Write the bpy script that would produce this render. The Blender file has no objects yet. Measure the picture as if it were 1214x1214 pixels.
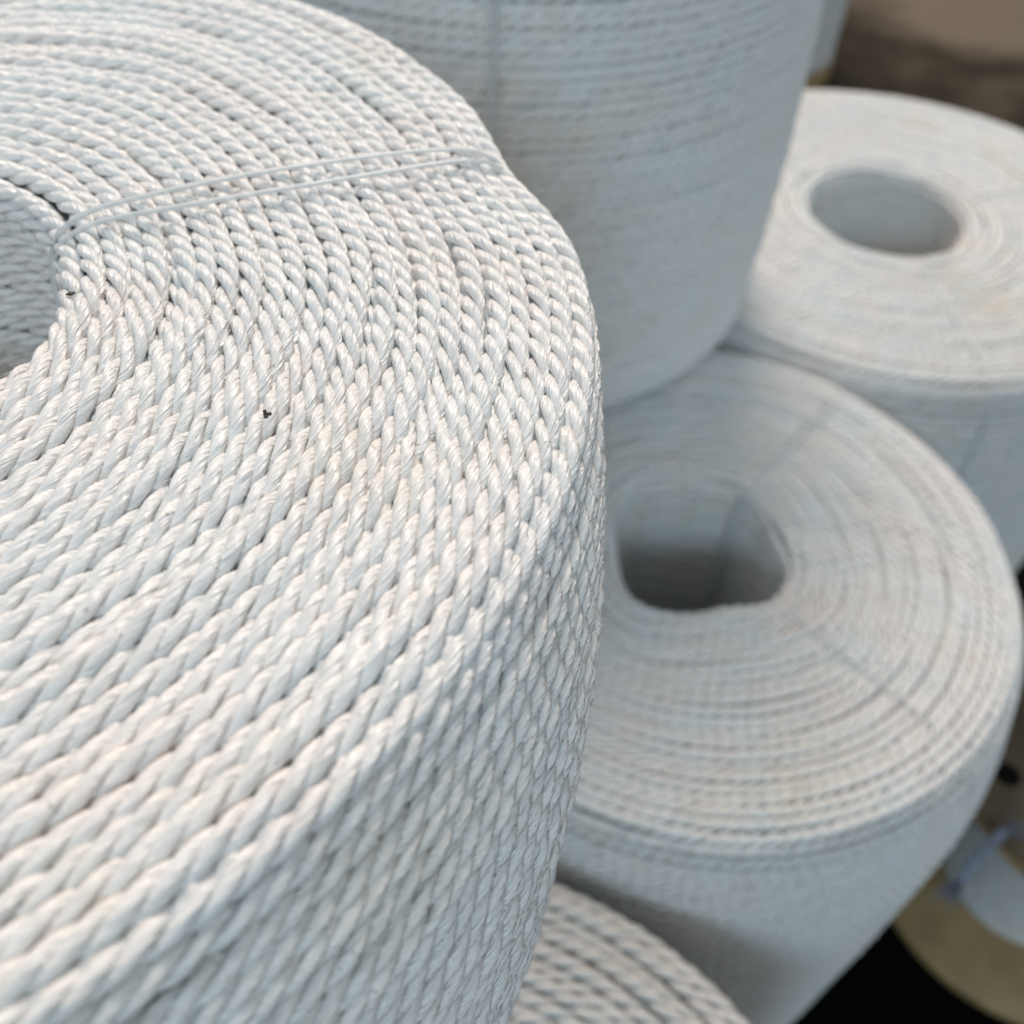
import bpy, bmesh, math, random
import numpy as np
from mathutils import Vector, Matrix

random.seed(7)
rng = np.random.default_rng(11)
scene = bpy.context.scene
COL = scene.collection
PI = math.pi

# ------------------------------------------------------------------ camera
cam = bpy.data.cameras.new('camera')
camera = bpy.data.objects.new('camera', cam)
COL.objects.link(camera)
CAM_H = 0.78
_F = Vector((0, 0.66517512, -0.74668739))
_R = Vector((0.99869614, 0.03811781, 0.03395667))
_U = Vector((-0.05104922, 0.74571382, 0.66430782))
_m = Matrix.Identity(4)
for _i in range(3):
    _m[_i][0], _m[_i][1], _m[_i][2] = _R[_i], _U[_i], -_F[_i]
_m[2][3] = CAM_H
camera.matrix_world = _m
cam.sensor_width = 36.0
cam.sensor_fit = 'HORIZONTAL'
cam.lens = 36.0 * 1180.39 / 1214.0
cam.clip_start = 0.005
cam.clip_end = 60
cam.dof.use_dof = True
cam.dof.focus_distance = 0.188
cam.dof.aperture_fstop = 12.0
scene.camera = camera

# ------------------------------------------------------------------ light
world = bpy.data.worlds.new('World')
scene.world = world
world.use_nodes = True
bg = world.node_tree.nodes['Background']
bg.inputs['Color'].default_value = (0.90, 0.96, 1.0, 1)
bg.inputs['Strength'].default_value = 0.43


def area(name, loc, target, size, power, color):
    d = bpy.data.lights.new(name, 'AREA')
    d.shape = 'DISK'
    d.size = size
    d.energy = power
    d.color = color
    o = bpy.data.objects.new(name, d)
    COL.objects.link(o)
    o.location = loc
    o.rotation_euler = (Vector(target) - Vector(loc)).to_track_quat('-Z', 'Y').to_euler()
    return o


area('roof_light_lamp', (-0.1, 4.1, 4.5), (0.1, 0.45, 0.4), 2.4, 350, (1.0, 0.87, 0.77))
area('window_daylight_lamp', (-0.3, -4.0, 2.9), (0.1, 0.45, 0.4), 1.3, 72, (0.60, 0.84, 1.0))

vs = scene.view_settings
vs.view_transform = 'Standard'
vs.look = 'None'
vs.exposure = -0.18
vs.gamma = 1.0
vs.use_curve_mapping = False
scene.render.engine = 'CYCLES'
scene.cycles.max_bounces = 10
scene.cycles.diffuse_bounces = 8
scene.cycles.use_denoising = True


# ------------------------------------------------------------------ materials
class NT:
    def __init__(self, name):
        self.m = bpy.data.materials.new(name)
        self.m.use_nodes = True
        self.t = self.m.node_tree
        self.p = self.t.nodes['Principled BSDF']

    def n(self, typ, **kw):
        o = self.t.nodes.new(typ)
        for k, v in kw.items():
            if k in o.inputs.keys():
                o.inputs[k].default_value = v
            else:
                setattr(o, k, v)
        return o

    def l(self, a, b):
        self.t.links.new(a, b)

    def ramp(self, fac, stops):
        r = self.n('ShaderNodeValToRGB')
        e = r.color_ramp.elements
        while len(e) < len(stops):
            e.new(0.5)
        for i, (p, c) in enumerate(stops):
            e[i].position = p
            e[i].color = tuple(c) + (1,) if len(c) == 3 else c
        self.l(fac, r.inputs['Fac'])
        return r.outputs['Color']

    def mix(self, fac, a, b, mode='MIX'):
        m = self.n('ShaderNodeMix', data_type='RGBA', blend_type=mode)
        for s, v in ((m.inputs[0], fac), (m.inputs[6], a), (m.inputs[7], b)):
            if hasattr(v, 'is_output'):
                self.l(v, s)
            else:
                s.default_value = v if isinstance(v, (int, float)) else tuple(v) + (1,)
        return m.outputs[2]


def rope_material(name, base, tint_a, tint_b, fibre, bump, rough, sss):
    """White laid polypropylene: fine fibres run across each strand (UV in metres)."""
    k = NT(name)
    uv = k.n('ShaderNodeUVMap', uv_map='UVMap')
    mp = k.n('ShaderNodeMapping')
    mp.inputs['Rotation'].default_value = (0, 0, math.radians(-42))
    k.l(uv.outputs['UV'], mp.inputs['Vector'])
    mp2 = k.n('ShaderNodeMapping')
    mp2.inputs['Scale'].default_value = (70, 1500 / fibre, 1)
    k.l(mp.outputs['Vector'], mp2.inputs['Vector'])
    nz = k.n('ShaderNodeTexNoise', noise_dimensions='2D', Scale=1.0, Detail=3.0, Roughness=0.6)
    k.l(mp2.outputs['Vector'], nz.inputs['Vector'])
    mp3 = k.n('ShaderNodeMapping')
    mp3.inputs['Scale'].default_value = (110, 640 / fibre, 1)
    k.l(mp.outputs['Vector'], mp3.inputs['Vector'])
    nz2 = k.n('ShaderNodeTexNoise', noise_dimensions='2D', Scale=1.0, Detail=2.0, Roughness=0.55)
    k.l(mp3.outputs['Vector'], nz2.inputs['Vector'])
    ad = k.n('ShaderNodeMath', operation='ADD')
    k.l(nz.outputs['Fac'], ad.inputs[0])
    k.l(nz2.outputs['Fac'], ad.inputs[1])
    bp = k.n('ShaderNodeBump', Strength=bump, Distance=0.0011 * fibre)
    k.l(ad.outputs[0], bp.inputs['Height'])
    k.l(bp.outputs['Normal'], k.p.inputs['Normal'])
    # handling dirt and age: faint cream, pink and green-blue patches
    tc = k.n('ShaderNodeTexCoord')
    n3 = k.n('ShaderNodeTexNoise', Scale=26.0, Detail=3.0, Roughness=0.6)
    geo = k.n('ShaderNodeNewGeometry')
    k.l(geo.outputs['Position'], n3.inputs['Vector'])
    c1 = k.ramp(n3.outputs['Fac'], [(0.36, tint_b), (0.5, base), (0.66, tint_a)])
    n4 = k.n('ShaderNodeTexNoise', Scale=9.0, Detail=4.0, Roughness=0.7)
    k.l(geo.outputs['Position'], n4.inputs['Vector'])
    f4 = k.ramp(n4.outputs['Fac'], [(0.56, (0, 0, 0)), (0.74, (0.75, 0.75, 0.75))])
    c2 = k.mix(f4, c1, (base[0] * 0.97, base[1] * 0.91, base[2] * 0.82))
    f5 = k.ramp(nz.outputs['Fac'], [(0.30, (0.90, 0.90, 0.90)), (0.52, (1, 1, 1))])
    c3 = k.mix(1.0, c2, f5, 'MULTIPLY')
    n6 = k.n('ShaderNodeTexNoise', Scale=650.0, Detail=1.0)
    k.l(geo.outputs['Position'], n6.inputs['Vector'])
    f6 = k.ramp(n6.outputs['Fac'], [(0.745, (0, 0, 0)), (0.775, (0.55, 0.55, 0.55))])
    c3 = k.mix(f6, c3, (0.42, 0.37, 0.30))
    k.l(c3, k.p.inputs['Base Color'])
    k.p.inputs['Roughness'].default_value = rough
    k.p.inputs['Specular IOR Level'].default_value = 0.5
    if sss:
        k.p.inputs['Subsurface Weight'].default_value = sss
        k.p.inputs['Subsurface Radius'].default_value = (1.0, 0.85, 0.75)
        k.p.inputs['Subsurface Scale'].default_value = 0.0015
    return k.m


M_ROPE = rope_material('white_rope_fibre', (0.945, 0.935, 0.92), (0.945, 0.91, 0.885), (0.93, 0.94, 0.93), 1.0, 0.85, 0.24, 0.2)
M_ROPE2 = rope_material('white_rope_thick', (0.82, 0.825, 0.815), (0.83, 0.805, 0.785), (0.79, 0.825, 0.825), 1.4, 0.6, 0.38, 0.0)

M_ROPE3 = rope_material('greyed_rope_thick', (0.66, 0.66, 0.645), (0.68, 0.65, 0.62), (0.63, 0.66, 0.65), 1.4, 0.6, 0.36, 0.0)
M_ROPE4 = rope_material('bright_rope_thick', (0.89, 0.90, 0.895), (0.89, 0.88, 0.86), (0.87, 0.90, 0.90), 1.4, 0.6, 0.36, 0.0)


def string_material():
    k = NT('clear_plastic_string')
    k.p.inputs['Base Color'].default_value = (0.72, 0.76, 0.77, 1)
    k.p.inputs['Roughness'].default_value = 0.25
    k.p.inputs['Specular IOR Level'].default_value = 0.5
    k.p.inputs['Alpha'].default_value = 0.62
    return k.m


M_STRING = string_material()


def plain(name, col, rough=0.6, nscale=30, var=0.25, bump=0.0, spec=0.5):
    k = NT(name)
    geo = k.n('ShaderNodeNewGeometry')
    n = k.n('ShaderNodeTexNoise', Scale=nscale, Detail=5.0, Roughness=0.6)
    k.l(geo.outputs['Position'], n.inputs['Vector'])
    c = k.ramp(n.outputs['Fac'], [(0.3, tuple(x * (1 - var) for x in col)), (0.7, tuple(min(1, x * (1 + var)) for x in col))])
    k.l(c, k.p.inputs['Base Color'])
    k.p.inputs['Roughness'].default_value = rough
    k.p.inputs['Specular IOR Level'].default_value = spec
    if bump:
        b = k.n('ShaderNodeBump', Strength=bump, Distance=0.002)
        k.l(n.outputs['Fac'], b.inputs['Height'])
        k.l(b.outputs['Normal'], k.p.inputs['Normal'])
    return k.m


# ------------------------------------------------------------------ helpers
def mesh_from(name, verts, faces, uvs=None, mat=None, smooth=True):
    me = bpy.data.meshes.new(name)
    verts = np.asarray(verts, dtype=np.float32)
    faces = np.asarray(faces, dtype=np.int32)
    nv, nf = len(verts), len(faces)
    k = faces.shape[1]
    me.vertices.add(nv)
    me.vertices.foreach_set('co', verts.ravel())
    me.loops.add(nf * k)
    me.loops.foreach_set('vertex_index', faces.ravel())
    me.polygons.add(nf)
    me.polygons.foreach_set('loop_start', np.arange(nf, dtype=np.int32) * k)
    me.polygons.foreach_set('loop_total', np.full(nf, k, dtype=np.int32))
    if uvs is not None:
        l = me.uv_layers.new(name='UVMap')
        l.data.foreach_set('uv', np.asarray(uvs, dtype=np.float32).ravel())
    me.update(calc_edges=True)
    if smooth:
        me.polygons.foreach_set('use_smooth', np.ones(nf, dtype=bool))
    if mat:
        me.materials.append(mat)
    return me


def obj(name, me, parent=None, loc=(0, 0, 0)):
    o = bpy.data.objects.new(name, me)
    COL.objects.link(o)
    o.location = loc
    if parent:
        o.parent = parent
    return o


def tag(o, label=None, cat=None, group=None, kind=None):
    for k, v in (('label', label), ('category', cat), ('group', group), ('kind', kind)):
        if v:
            o[k] = v
    return o


def tube(pts, rad, sides=8, closed=False, flat=1.0, up=None):
    """Tube along a polyline; rad a number or a list; flat squashes it along `up`."""
    P = np.asarray(pts, float)
    n = len(P)
    if closed:
        T = np.roll(P, -1, 0) - np.roll(P, 1, 0)
    else:
        T = np.gradient(P, axis=0)
    T /= np.linalg.norm(T, axis=1)[:, None]
    ref = np.array(up if up is not None else (0.013, 0.021, 1.0), float)
    S = np.cross(T, ref)
    S /= np.linalg.norm(S, axis=1)[:, None] + 1e-12
    N = np.cross(S, T)
    a = np.linspace(0, 2 * PI, sides, endpoint=False)
    r = np.broadcast_to(np.asarray(rad, float), (n,))
    V = P[:, None, :] + r[:, None, None] * (np.cos(a)[None, :, None] * S[:, None, :] + flat * np.sin(a)[None, :, None] * N[:, None, :])
    V = V.reshape(-1, 3)
    F = []
    for i in range(n if closed else n - 1):
        j = (i + 1) % n
        for k in range(sides):
            F.append((i * sides + k, i * sides + (k + 1) % sides, j * sides + (k + 1) % sides, j * sides + k))
    return V, np.array(F)


def lathe(prof, seg=96, closed=True, dr=None):
    prof = np.asarray(prof, float)
    n = len(prof)
    th = np.linspace(0, 2 * PI, seg, endpoint=False)
    d = np.zeros(seg) if dr is None else dr(th)
    r = prof[None, :, 0] * (1 + d[:, None])
    V = np.stack([r * np.cos(th)[:, None], r * np.sin(th)[:, None], np.broadcast_to(prof[None, :, 1], r.shape)], -1).reshape(-1, 3)
    F = []
    for i in range(seg):
        j = (i + 1) % seg
        for k in range(n if closed else n - 1):
            q = (k + 1) % n
            F.append((i * n + k, j * n + k, j * n + q, i * n + q))
    return V, np.array(F)


def wobble(freqs, amp):
    """Periodic noise of the angle: sum of cosines with random phases."""
    ph = rng.uniform(0, 2 * PI, len(freqs))
    am = rng.normal(0, 1, len(freqs)) * amp / math.sqrt(len(freqs))
    return lambda th: sum(a * np.cos(f * th + p) for f, p, a in zip(freqs, ph, am))


def strand_mesh(name, r0, d, lay, seg_per_lay, sides, which, phase, mat, dr=None, wr=None, wz=None):
    """One or three strands of a laid rope turned into a ring of radius r0 about the origin."""
    L = 2 * PI * r0
    n = max(3, round(L / lay))
    m = n * seg_per_lay
    th = np.arange(m) * 2 * PI / m
    r = np.full(m, r0)
    if dr is not None:
        r = r * (1 + dr(th))
    if wr is not None:
        r = r + wr(th)
    z = wz(th) if wz is not None else np.zeros(m)
    er = np.stack([np.cos(th), np.sin(th), np.zeros(m)], -1)
    ez = np.array([0, 0, 1.0])
    C0 = er * r[:, None] + ez * z[:, None]
    a = 0.275 * d
    br, bt = 0.258 * d, 0.274 * d
    VS, FS, US = [], [], []
    base = 0
    for k in which:
        ph = n * th + phase + k * 2 * PI / 3
        # uneven lay: the strands do not sit at exactly even spacing
        ph = ph + 0.16 * np.cos(3 * th + k * 2.1 + phase) + 0.10 * np.cos(11 * th + k + phase * 2)
        rad = np.cos(ph)[:, None] * er + np.sin(ph)[:, None] * ez
        Pc = C0 + a * rad
        T = np.roll(Pc, -1, 0) - np.roll(Pc, 1, 0)
        T /= np.linalg.norm(T, axis=1)[:, None]
        N = rad - (rad * T).sum(1)[:, None] * T
        N /= np.linalg.norm(N, axis=1)[:, None]
        B = np.cross(T, N)
        al = np.linspace(0, 2 * PI, sides, endpoint=False) + PI      # seam faces the rope's heart
        sw = 1 + 0.05 * np.cos(5 * th + k + phase) + 0.04 * np.cos(17 * th + 2 * k)
        V = Pc[:, None, :] + sw[:, None, None] * (br * np.cos(al)[None, :, None] * N[:, None, :] + bt * np.sin(al)[None, :, None] * B[:, None, :])
        VS.append(V.reshape(-1, 3))
        i = np.arange(m)[:, None]
        s = np.arange(sides)[None, :]
        i2 = (i + 1) % m
        s2 = (s + 1) % sides
        F = np.stack([i * sides + s, i2 * sides + s, i2 * sides + s2, i * sides + s2], -1)
        F = F[:, :, ::-1].reshape(-1, 4) + base
        FS.append(F)
        du = math.hypot(L / m, 2 * PI * a * n / m)
        dv = 2 * PI * 0.5 * (br + bt) / sides
        u0 = np.broadcast_to(i * du, (m, sides)) + k * 0.37 + phase
        v0 = np.broadcast_to(s * dv, (m, sides)) + k * 0.011
        uv = np.stack([np.stack([u0, v0], -1), np.stack([u0 + du, v0], -1), np.stack([u0 + du, v0 + dv], -1), np.stack([u0, v0 + dv], -1)], -2)
        US.append(uv[:, :, ::-1, :].reshape(-1, 2))
        base += m * sides
    return mesh_from(name, np.concatenate(VS), np.concatenate(FS), np.concatenate(US), mat)


def walk(prof, step):
    """Points every `step` along a polyline, with outward normal."""
    P = np.asarray(prof, float)
    seg = np.linalg.norm(np.diff(P, axis=0), axis=1)
    s = np.concatenate([[0], np.cumsum(seg)])
    n = int(s[-1] // step)
    q = np.linspace(0, s[-1], n + 1)
    return np.stack([np.interp(q, s, P[:, 0]), np.interp(q, s, P[:, 1])], -1)


def corner(cx, cz, rad, a0, a1, n=6):
    t = np.radians(np.linspace(a0, a1, n))
    return [(cx + rad * math.cos(x), cz + rad * math.sin(x)) for x in t]


# ------------------------------------------------------------------ setting
ZF = -0.25
def floor_material():
    k = NT('worn_concrete')
    geo = k.n('ShaderNodeNewGeometry')
    n1 = k.n('ShaderNodeTexNoise', Scale=4.5, Detail=7.0, Roughness=0.62)
    n2 = k.n('ShaderNodeTexNoise', Scale=60.0, Detail=4.0, Roughness=0.6)
    k.l(geo.outputs['Position'], n1.inputs['Vector'])
    k.l(geo.outputs['Position'], n2.inputs['Vector'])
    c1 = k.ramp(n1.outputs['Fac'], [(0.35, (0.016, 0.0125, 0.008)), (0.52, (0.030, 0.024, 0.0165)), (0.68, (0.075, 0.062, 0.046))])
    c2 = k.ramp(n2.outputs['Fac'], [(0.3, (0.75, 0.75, 0.75)), (0.7, (1.15, 1.12, 1.1))])
    c = k.mix(1.0, c1, c2, 'MULTIPLY')
    # a spot of glare painted into the floor colour, ragged outline
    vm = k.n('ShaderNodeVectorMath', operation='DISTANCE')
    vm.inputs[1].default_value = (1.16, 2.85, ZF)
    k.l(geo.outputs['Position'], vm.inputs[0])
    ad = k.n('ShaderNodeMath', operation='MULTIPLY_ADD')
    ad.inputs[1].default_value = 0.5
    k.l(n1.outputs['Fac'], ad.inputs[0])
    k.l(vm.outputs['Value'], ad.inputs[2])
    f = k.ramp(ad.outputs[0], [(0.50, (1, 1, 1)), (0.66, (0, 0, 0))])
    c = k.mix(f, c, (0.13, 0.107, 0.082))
    k.l(c, k.p.inputs['Base Color'])
    k.p.inputs['Roughness'].default_value = 0.85
    k.p.inputs['Specular IOR Level'].default_value = 0.12
    b = k.n('ShaderNodeBump', Strength=0.3, Distance=0.002)
    k.l(n2.outputs['Fac'], b.inputs['Height'])
    k.l(b.outputs['Normal'], k.p.inputs['Normal'])
    return k.m


V = [(-6, -4, ZF), (6, -4, ZF), (6, 9, ZF), (-6, 9, ZF)]
tag(obj('floor', mesh_from('floor', V, [(0, 1, 2, 3)], None, floor_material(), False)), 'dark worn concrete floor with a spot of glare painted in', None, None, 'structure')


# ------------------------------------------------------------------ rope coils
_cache = {}


def turn_mesh(r, d, lay, spl, sides, var, mat, wamp):
    key = (round(r, 5), d, var, mat.name)
    if key not in _cache:
        _cache[key] = strand_mesh('rope_turn', r, d, lay, spl, sides, (0, 1, 2), var * 1.7 + r * 40, mat,
                                  wr=wobble((2, 3, 5, 7), wamp), wz=wobble((2, 3, 4, 6, 9), wamp * 1.2))
    return _cache[key]


def string_loop(parent, R, hole, h, ang_deg, d, width, gap, prof_top, lift, side_len, hole_len, bulge=0.004, dr=None, two=True, ang_out=None, shift=None):
    """Clear string round a coil's cross-section: up the hole wall, over the face, down the side."""
    ao = ang_deg if ang_out is None else ang_out
    for k in ((-1, 1) if two else (0,)):
        pts = []
        path = [(hole - 0.0015, h - hole_len), (hole - 0.0015, h - 0.012), (hole + 0.0005, h - 0.003)]
        n = 22
        for i in range(n + 1):
            t = i / n
            r = hole + 0.003 + t * (R - 0.009 - hole)
            path.append((r, h + lift - 0.0005))
        path += [(R - 0.003, h - 0.001 + lift * .6), (R + 0.0022, h - 0.007), (R + 0.003, h - 0.014), (R + 0.0012 + bulge * 0.4, h - 0.03), (R + 0.002 + bulge, h - 0.09), (R + 0.002 + bulge * 0.9, h - 0.2), (R + 0.0015, h - side_len)]
        m = len(path)
        for i, (r, z) in enumerate(path):
            t = min(1, max(0, (r - hole) / (R - hole)))
            a = math.radians(ang_deg + (ao - ang_deg) * t)
            s = math.sin(PI * min(1, max(0, (i - 2) / (n + 3)))) ** 0.7 if 2 <= i <= n + 6 else 0
            off = k * (gap * s + width * 0.55) + 0.0004 * math.sin(i * 1.3 + k)
            e = 0 if dr is None else float(dr(np.array([a]))[0])
            rr = r * (1 + e)
            sx, sy = shift(max(0.0, h - 0.006 - z)) if shift and i > n + 3 else (0.0, 0.0)
            pts.append((rr * math.cos(a) - off * math.sin(a) + sx, rr * math.sin(a) + off * math.cos(a) + sy, z + 0.0002 * math.sin(i * 2.1)))
        # resample for smoothness
        P = np.array(pts)
        s = np.concatenate([[0], np.cumsum(np.linalg.norm(np.diff(P, axis=0), axis=1))])
        q = np.linspace(0, s[-1], 90)
        P = np.stack([np.interp(q, s, P[:, j]) for j in range(3)], -1)
        for _ in range(3):
            P[1:-1] = (P[:-2] + 2 * P[1:-1] + P[2:]) / 4
        V, F = tube(P, width * 0.5, 8, up=(math.cos(math.radians(ang_deg)) * 0.6, math.sin(math.radians(ang_deg)) * 0.6, 0.8), flat=0.55)
        obj('binding_string', mesh_from('binding_string', V, F, None, M_STRING), parent)


def thick_coil(label, loc, R, hole, h, d=0.0074, rotz=0, strings=(), bulge=0.006, peak=0.5, square=0.0, square_at=0.0, name='rope_coil', lean=(0, 0), lean_len=0.03, rim=0.013, mat=None, pack=0.915, fill=0.40):
    mat = mat or M_ROPE2
    root = obj(name, None, None, loc)
    root.rotation_euler.z = rotz
    tag(root, label, 'rope coil', 'white rope coils stacked behind the nearest one')
    ro, rh = R - d / 2, hole + d / 2
    # profile from low in the hole, over the face, down the outside
    prof = [(rh, d * 0.5), (rh, h - d / 2 - 0.008)] + corner(rh + 0.008, h - d / 2 - 0.008, 0.008, 180, 90)
    prof += corner(ro - rim, h - d / 2 - rim, rim, 90, 8, 10)
    hs = h - d / 2 - rim - d * 0.5
    slots = [tuple(q) for q in walk(prof, d * pack)]
    swell = lambda t: bulge * (math.sin(0.5 * PI * t / peak) if t < peak else math.cos(0.5 * PI * (t - peak) / (1 - peak)))
    reach = math.hypot(*lean)
    s = d * 0.8
    while s < hs:
        slots.append((ro + swell(s / hs), h - d / 2 - rim - s))
        g = (swell(s / hs + 1e-4) - swell(s / hs)) / (1e-4 * hs) + 0.9 * reach / lean_len * math.exp(-s / lean_len)
        s += d * pack / math.sqrt(1 + g * g)
    side_r = round(ro, 4)
    lay = d * 3.7
    for i, (r, z) in enumerate(slots):
        jr, jz = rng.normal(0, d * 0.025), rng.normal(0, d * 0.02)
        rot = rng.uniform(0, 2 * PI)
        if r > ro - 0.003:
            base_r = side_r
            me = turn_mesh(side_r, d, lay, 9, 6, i % 4, mat, d * 0.06)
        elif square and r < rh + 0.075:
            w = max(0.0, 1 - (r - rh) / 0.075)
            rot = 0.0
            base_r = r
            q = lambda th, w=w: w * square * np.cos(4 * (th - math.radians(square_at))) + w * 0.5 * square * np.cos(3 * th + 0.6)
            deep = r < rh + 0.0005
            key = ('square', mat.name, round(r, 5), i % 3 if deep else i)
            if key not in _cache:
                _cache[key] = strand_mesh('rope_turn', r, d, lay, 9, 6, (0, 1, 2), i * 1.7, mat, q, wobble((2, 3, 5, 7), d * 0.06), wobble((2, 3, 4, 6, 9), d * 0.09))
            me = _cache[key]
            if not deep:
                jz *= 1.6
        elif r < rh + 0.001:
            base_r = rh
            me = turn_mesh(round(rh, 4), d, lay, 9, 6, i % 2, mat, d * 0.06)
        else:
            base_r = round(r / 0.0005) * 0.0005
            me = turn_mesh(base_r, d, lay, 9, 6, 0, mat, d * 0.09)
            jz *= 1.6
        k = 1 - math.exp(-max(0.0, h - d / 2 - rim * 0.5 - z) / lean_len) if r > (ro + rh) / 2 else 0.0
        o = obj('rope_turn', me, root, (lean[0] * k, lean[1] * k, z + jz))
        s = (r + jr) / base_r
        o.scale = (s, s, 1)
        o.rotation_euler.z = rot
    # the packed layers underneath the visible turns
    ins = d * fill
    iw = rh + ins + rh * square * 1.5
    inner = [(iw, 0.004), (iw, h - d / 2 - ins), (ro - rim - ins, h - d / 2 - ins), (ro - ins - 0.001, h - d / 2 - rim - ins), (ro - ins + bulge * .8, h * (1 - peak)), (ro - ins, 0.004)]
    V, F = lathe(inner, 72)
    low = (V[:, 2] < h - 0.03) & (np.hypot(V[:, 0], V[:, 1]) > ro - 0.03)
    V[low, 0] += lean[0]
    V[low, 1] += lean[1]
    obj('inner_windings', mesh_from('inner_windings', V, F, np.zeros((len(F) * 4, 2)), mat, False), root)
    for s in strings:
        string_loop(root, R, hole, h, d=d, width=0.0022, gap=0.0016, prof_top=None, lift=0.0012, side_len=h - 0.02, hole_len=h - 0.03, bulge=bulge, **s)
    return root


TOP = 0.303
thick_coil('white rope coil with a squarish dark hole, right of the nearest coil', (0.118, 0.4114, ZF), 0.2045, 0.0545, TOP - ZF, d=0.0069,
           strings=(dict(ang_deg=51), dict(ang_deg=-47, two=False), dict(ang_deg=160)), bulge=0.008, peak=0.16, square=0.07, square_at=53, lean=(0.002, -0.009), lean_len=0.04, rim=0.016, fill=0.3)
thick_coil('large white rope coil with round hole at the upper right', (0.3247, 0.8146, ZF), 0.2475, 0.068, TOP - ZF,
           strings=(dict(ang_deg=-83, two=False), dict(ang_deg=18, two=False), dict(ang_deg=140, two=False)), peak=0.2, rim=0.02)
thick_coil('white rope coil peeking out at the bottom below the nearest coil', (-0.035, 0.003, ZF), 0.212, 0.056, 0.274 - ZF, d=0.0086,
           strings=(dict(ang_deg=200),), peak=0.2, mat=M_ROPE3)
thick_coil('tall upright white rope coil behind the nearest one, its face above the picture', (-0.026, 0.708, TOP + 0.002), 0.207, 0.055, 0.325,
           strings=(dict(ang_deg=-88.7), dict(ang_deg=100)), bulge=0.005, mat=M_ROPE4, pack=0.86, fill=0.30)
thick_coil('sliver of white rope coil far behind the tall coil, on a tan plinth', (0.478, 2.352, ZF + 0.05), 0.2, 0.05, 0.45, d=0.0096, bulge=0.002)


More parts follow.
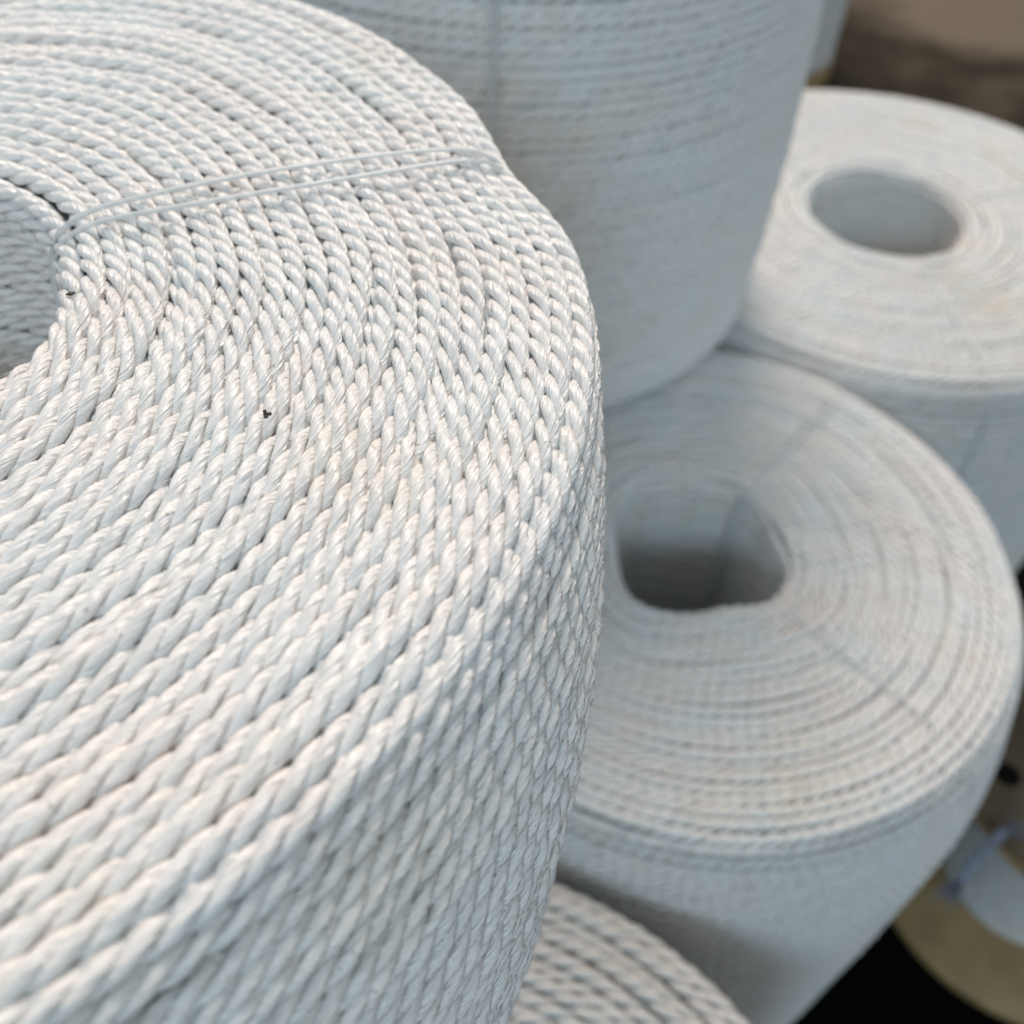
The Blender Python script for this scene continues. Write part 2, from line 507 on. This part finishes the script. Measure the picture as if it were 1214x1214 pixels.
# the nearest coil, thinner rope, in focus
def near_coil():
    d = 0.0049
    lay = d * 3.85
    X, Y, ZB, ZT = -0.1455, 0.159, 0.279, 0.655
    R, hole = 0.1622, 0.0480
    h = ZT - ZB
    root = obj('rope_coil', None, None, (X, Y, ZB))
    tag(root, 'nearest white rope coil filling the left, tied with clear string, in sharp focus', 'rope coil')

    def dr(th):
        t = np.degrees((np.asarray(th) + PI) % (2 * PI) - PI)
        return 0.11 * np.exp(-((t - 76) / 26) ** 2) - 0.030 * np.exp(-((t - 25) / 9) ** 2) - 0.012 * np.exp(-((t + 35) / 22) ** 2)

    ro, rh = R - d / 2, hole + d / 2
    zt = h - d / 2
    prof = [(rh, d * 0.5), (rh, zt - 0.006)] + corner(rh + 0.006, zt - 0.006, 0.006, 180, 90)
    prof += corner(ro - 0.004, zt - 0.004, 0.004, 90, 45, 4)
    slots = [(r, z, 0.0) for r, z in walk(prof, d * 0.94)]
    # the coil has slumped: below the rim the turns bulge and slide towards the front
    slump = lambda s: 0.047 * (1 - math.exp(-s / 0.060))
    swell = lambda s: 0.0065 * math.sin(min(1.0, s / 0.05) * PI / 2) - 0.022 * max(0.0, (s - 0.06) / 0.3)
    s = 0.0015
    while zt - 0.004 - s > d * 0.5:
        slots.append((ro + swell(s), zt - 0.004 - s, slump(s)))
        g = (0.62 * (slump(s + 1e-4) - slump(s)) + swell(s + 1e-4) - swell(s)) / 1e-4
        s += d * 0.92 / math.sqrt(1 + g * g)
    SX, SY = -0.10, -0.995
    side = {}
    hole_m = {}
    nface = 0
    drh = lambda th: dr(th) * 0.4
    for i, (r, z, sh) in enumerate(slots):
        on_face = sh == 0.0 and rh + 0.0007 < r
        if on_face:
            nface += 1
            t = (r - rh) / (ro - rh)
            jz = rng.normal(0, 0.00032)
            jr = rng.normal(0, 0.00018)
            if nface in (7, 17):
                jz -= 0.0004
            wr = wobble((2, 3, 5, 8, 13), 0.0005)
            wz = wobble((2, 3, 4, 6, 9, 13, 19), 0.0006)
            dd = lambda th, t=t: dr(th) * (0.25 + 0.75 * t)
            turn = obj('rope_turn', None, root, (0, 0, z + jz))
            ph = rng.uniform(0, 2 * PI)
            for k in range(3):
                obj('strand', strand_mesh('strand', r + jr, d * rng.uniform(0.98, 1.03), lay * rng.uniform(.97, 1.04) if k < 0 else lay, 16, 12, (k,), ph, M_ROPE, dd, wr, wz), turn)
            if 0.004 < r - rh and r < ro - 0.0025:
                # the layer just below, seen through the gaps
                obj('lower_rope_turn', strand_mesh('lower_rope_turn', r + d * 0.48, d, lay, 9, 8, (0, 1, 2), ph + 1, M_ROPE, dd, None, wz), root, (0, 0, z - d * 0.50))
        elif r <= rh + 0.0007:
            v = i % 3
            if v not in hole_m:
                hole_m[v] = strand_mesh('rope_turn', rh, d, lay, 12, 8, (0, 1, 2), v * 1.9, M_ROPE, lambda th: dr(th) * 0.25, wobble((2, 3, 5), 0.0004), wobble((2, 3, 4, 6), 0.0005))
            o = obj('rope_turn', hole_m[v], root, (0, 0, z))
            s = (r + rng.normal(0, 0.0003)) / rh
            o.scale = (s, s, 1)
            o.rotation_euler.z = 0
        else:
            v = i % 7
            if v not in side:
                wr = wobble((2, 3, 5, 8), 0.0003)
                wz = wobble((2, 3, 4, 6, 9, 14), 0.0006)
                side[v] = [strand_mesh('strand', ro, d * 1.02, lay, 13, 9, (k,), v * 2.3, M_ROPE, dr, wr, wz) for k in range(3)]
            turn = obj('rope_turn', None, root, (SX * sh, SY * sh, z + rng.normal(0, 0.0002)))
            s = (r + rng.normal(0, 0.0003)) / ro
            turn.scale = (s, s, 1)
            turn.rotation_euler.z = rng.normal(0, 0.02)
            for k in range(3):
                obj('strand', side[v][k], turn)
    ins = d * 0.62
    inner = [(rh + ins, 0.003), (rh + ins, zt - d * 1.3), (ro - ins - 0.003, zt - d * 0.9), (ro - ins - 0.001, zt - d * 1.4)]
    for dep in (0.01, 0.02, 0.035, 0.06, 0.1, 0.2, h - 0.012):
        inner.append((ro - ins + swell(dep) - 0.001, zt - 0.004 - dep))
    V, F = lathe(inner, 96, True, dr)
    for v in V:
        dep = zt - 0.004 - v[2]
        if dep > 0.004 and math.hypot(v[0], v[1]) > rh + 0.02:
            v[0] += SX * slump(dep)
            v[1] += SY * slump(dep)
    obj('inner_windings', mesh_from('inner_windings', V, F, np.zeros((len(F) * 4, 2)), M_ROPE, False), root)
    string_loop(root, R, hole, h, 33.0, d, 0.0019, 0.0034, None, 0.0024, 0.30, 0.12, bulge=0.002, dr=dr, ang_out=26.5, shift=lambda dep: (SX * slump(dep), SY * slump(dep)))
    return root, slots, dr


def stray_fibres(root, slots, dr):
    """Fine loose filaments standing off the rope surface."""
    tops = [q for q in slots if q[2] == 0.0 and q[0] > 0.052]
    VV, FF, nb = [], [], 0
    for k in range(900):
        r, z, _ = tops[rng.integers(len(tops))]
        th = rng.uniform(-2.0, 2.2)
        r = r * (1 + float(dr(np.array([th]))[0]))
        er = np.array([math.cos(th), math.sin(th), 0])
        et = np.array([-math.sin(th), math.cos(th), 0])
        p = er * (r + rng.uniform(-0.0018, 0.0018)) + np.array([0, 0, z + 0.0016])
        v = et * rng.normal(0, 1) + er * rng.normal(0, 0.7) + np.array([0, 0, rng.uniform(0.05, 0.5)])
        v /= np.linalg.norm(v)
        L = rng.uniform(0.0012, 0.0045)
        c = rng.normal(0, 0.0008, 3)
        pts = [p + v * L * t + c * t * t + np.array([0, 0, -0.0012 * t * t]) for t in np.linspace(0, 1, 5)]
        V, F = tube(pts, 0.000045, 3)
        VV.append(V)
        FF.append(F + nb)
        nb += len(V)
    V, F = np.concatenate(VV), np.concatenate(FF)
    tag(obj('stray_fibres', mesh_from('stray_fibres', V, F, np.zeros((len(F) * 4, 2)), M_ROPE), root), kind='stuff')


stray_fibres(*near_coil())


# ------------------------------------------------------------------ around the coils
def rounded_slab(name, R, t, mat, parent, loc, seg=72, bev=0.004):
    prof = [(0.001, 0), (R - bev, 0), (R, bev), (R, t - bev), (R - bev, t), (0.001, t)]
    V, F = lathe(prof, seg, False)
    o = obj(name, mesh_from(name, V, F, None, mat, False), parent, loc)
    return o


M_TAN = plain('tan_plywood', (0.34, 0.235, 0.11), 0.55, 22, 0.22, 0.2)
M_BROWN = plain('brown_wood', (0.11, 0.078, 0.045), 0.6, 18, 0.3, 0.2)
M_BLACK = plain('gap_black', (0.0025, 0.0025, 0.0025), 0.9, 40, 0.4, 0.3, 0.05)
M_HOLE = plain('black_bore', (0.004, 0.004, 0.004), 0.9, 10, 0.1, 0.0, 0.1)
M_BLUE = plain('grey_blue_fibre', (0.16, 0.20, 0.28), 0.5, 60, 0.3)
M_DIRT = plain('black_grit', (0.012, 0.011, 0.010), 0.6, 800, 0.4)

# black sheet added to deepen the shade in the floor gap by the coils
bm = bmesh.new()
bmesh.ops.create_cube(bm, size=1.0)
bmesh.ops.scale(bm, vec=(1.5, 1.5, 0.006), verts=bm.verts)
bmesh.ops.bevel(bm, geom=[e for e in bm.edges], offset=0.002, segments=2, affect='EDGES')
me = bpy.data.meshes.new('gap_dark_sheet')
bm.to_mesh(me)
bm.free()
me.materials.append(M_BLACK)
tag(obj('gap_dark_sheet', me, None, (0.15, 0.2, ZF - 0.0005)), 'black sheet on the floor, added to darken the gap by the front coils', 'mat')  # not a real mat: sheet added to darken the gap

# spool standing beside the coils
spool = obj('wooden_spool', None, None, (0.553, 0.437, ZF + 0.003))
tag(spool, 'tan wooden spool with white winding at the lower right corner', 'spool')
rounded_slab('lower_flange', 0.157, 0.018, M_TAN, spool, (0, 0, 0), bev=0.005)
rounded_slab('core', 0.05, 0.17, M_TAN, spool, (0, 0, 0.019))
rounded_slab('upper_flange', 0.137, 0.016, M_BROWN, spool, (0.006, 0.006, 0.19), bev=0.005)
rounded_slab('rim_band', 0.1385, 0.008, M_TAN, spool, (0.006, 0.006, 0.1935), bev=0.002)
bore = rounded_slab('drive_hole', 0.012, 0.004, M_HOLE, spool, (-0.090, 0.005, 0.2035), 24, 0.001)
rounded_slab('centre_hole', 0.016, 0.004, M_HOLE, spool, (0.006, 0.006, 0.2035), 24, 0.001)
lay = 0.026
wind = [strand_mesh('rope_turn', 0.082, 0.0074, lay, 8, 6, (0, 1, 2), v * 2.0, M_ROPE2, None, wobble((2, 3, 5), 0.001), wobble((2, 3, 4), 0.001)) for v in range(3)]
for i in range(22):
    o = obj('rope_turn', wind[i % 3], spool, (0, 0, 0.023 + i * 0.0072))
    o.rotation_euler.z = rng.uniform(0, 6.28)
V, F = lathe([(0.05, 0.02), (0.05, 0.18), (0.079, 0.18), (0.079, 0.02)], 48)
obj('inner_windings', mesh_from('inner_windings', V, F, np.zeros((len(F) * 4, 2)), M_ROPE2, False), spool)

# frayed blue rope end lying over the spool's upper rim
fr = obj('frayed_rope_end', None, None, (0.425, 0.372, -0.038))
tag(fr, 'frayed grey-blue rope end poking out beside the wooden spool', 'rope end')
P = np.array([(0.013, 0.010, 0.006), (0.004, 0.003, 0.006), (-0.008, -0.007, 0.004), (-0.02, -0.018, 0.0), (-0.03, -0.030, -0.008)])
q = np.linspace(0, 4, 30)
P = np.stack([np.interp(q, range(5), P[:, j]) for j in range(3)], -1)
for k in range(3):
    a = q * 2.4 + k * 2.094
    Q = P + 0.0028 * np.stack([np.cos(a) * 0.6, -np.cos(a) * 0.6, np.sin(a)], -1)
    V, F = tube(Q, 0.0028, 8)
    obj('strand', mesh_from('strand', V, F, None, M_BLUE), fr)
VV, FF, nb = [], [], 0
for k in range(70):
    e = P[-1] if k % 3 else P[0]
    dv = np.array([-1, -0.8, -0.3]) if k % 3 else np.array([1, 0.35, 0.25])
    dv = dv / np.linalg.norm(dv) + rng.normal(0, 0.28, 3)
    L = rng.uniform(0.008, 0.026)
    c = rng.normal(0, 0.006, 3)
    pts = [e + rng.normal(0, 0.0015, 3) + dv * L * t + c * t * t for t in np.linspace(0, 1, 6)]
    V, F = tube(pts, 0.00035, 4)
    VV.append(V)
    FF.append(F + nb)
    nb += len(V)
tag(obj('loose_fibres', mesh_from('loose_fibres', np.concatenate(VV), np.concatenate(FF), None, M_BLUE), fr), kind='stuff')

# tan block under the far coil
blk = rounded_slab('wooden_plinth', 0.205, 0.048, M_TAN, None, (0.478, 2.352, ZF + 0.0005), 64)
tag(blk, 'tan wooden plinth under the far sliver of coil, behind the tall coil', 'plinth')


# specks of grit on the nearest coil
def grit(label, loc, blobs):
    bm = bmesh.new()
    for (x, y, z, r) in blobs:
        m = Matrix.Translation((x, y, z)) @ Matrix.Diagonal((r * rng.uniform(.8, 1.3), r * rng.uniform(.8, 1.2), r * .7, 1))
        g = bmesh.ops.create_icosphere(bm, subdivisions=2, radius=1.0, matrix=m)
        for v in g['verts']:
            v.co += Vector(rng.normal(0, r * 0.10, 3))
    me = bpy.data.meshes.new('grit_speck')
    bm.to_mesh(me)
    bm.free()
    me.materials.append(M_DIRT)
    tag(obj('grit_speck', me, None, loc), label, 'dirt speck')


grit('black speck of grit lying between two turns on the nearest coil face', (-0.0452, 0.131, 0.6560),
     [(0, 0, 0, 0.0005), (-0.0004, 0.0007, 0.0001, 0.0004), (0.0006, 0.0002, 0, 0.0004), (0.0001, -0.0006, 0, 0.0004)])
grit('small dark dirt mark on the hole rim of the nearest coil, below the string', (-0.0935, 0.167, 0.6532),
     [(0, 0, 0, 0.0005), (0.0007, 0.0004, 0, 0.0003), (-0.0006, -0.0002, 0, 0.0003)])
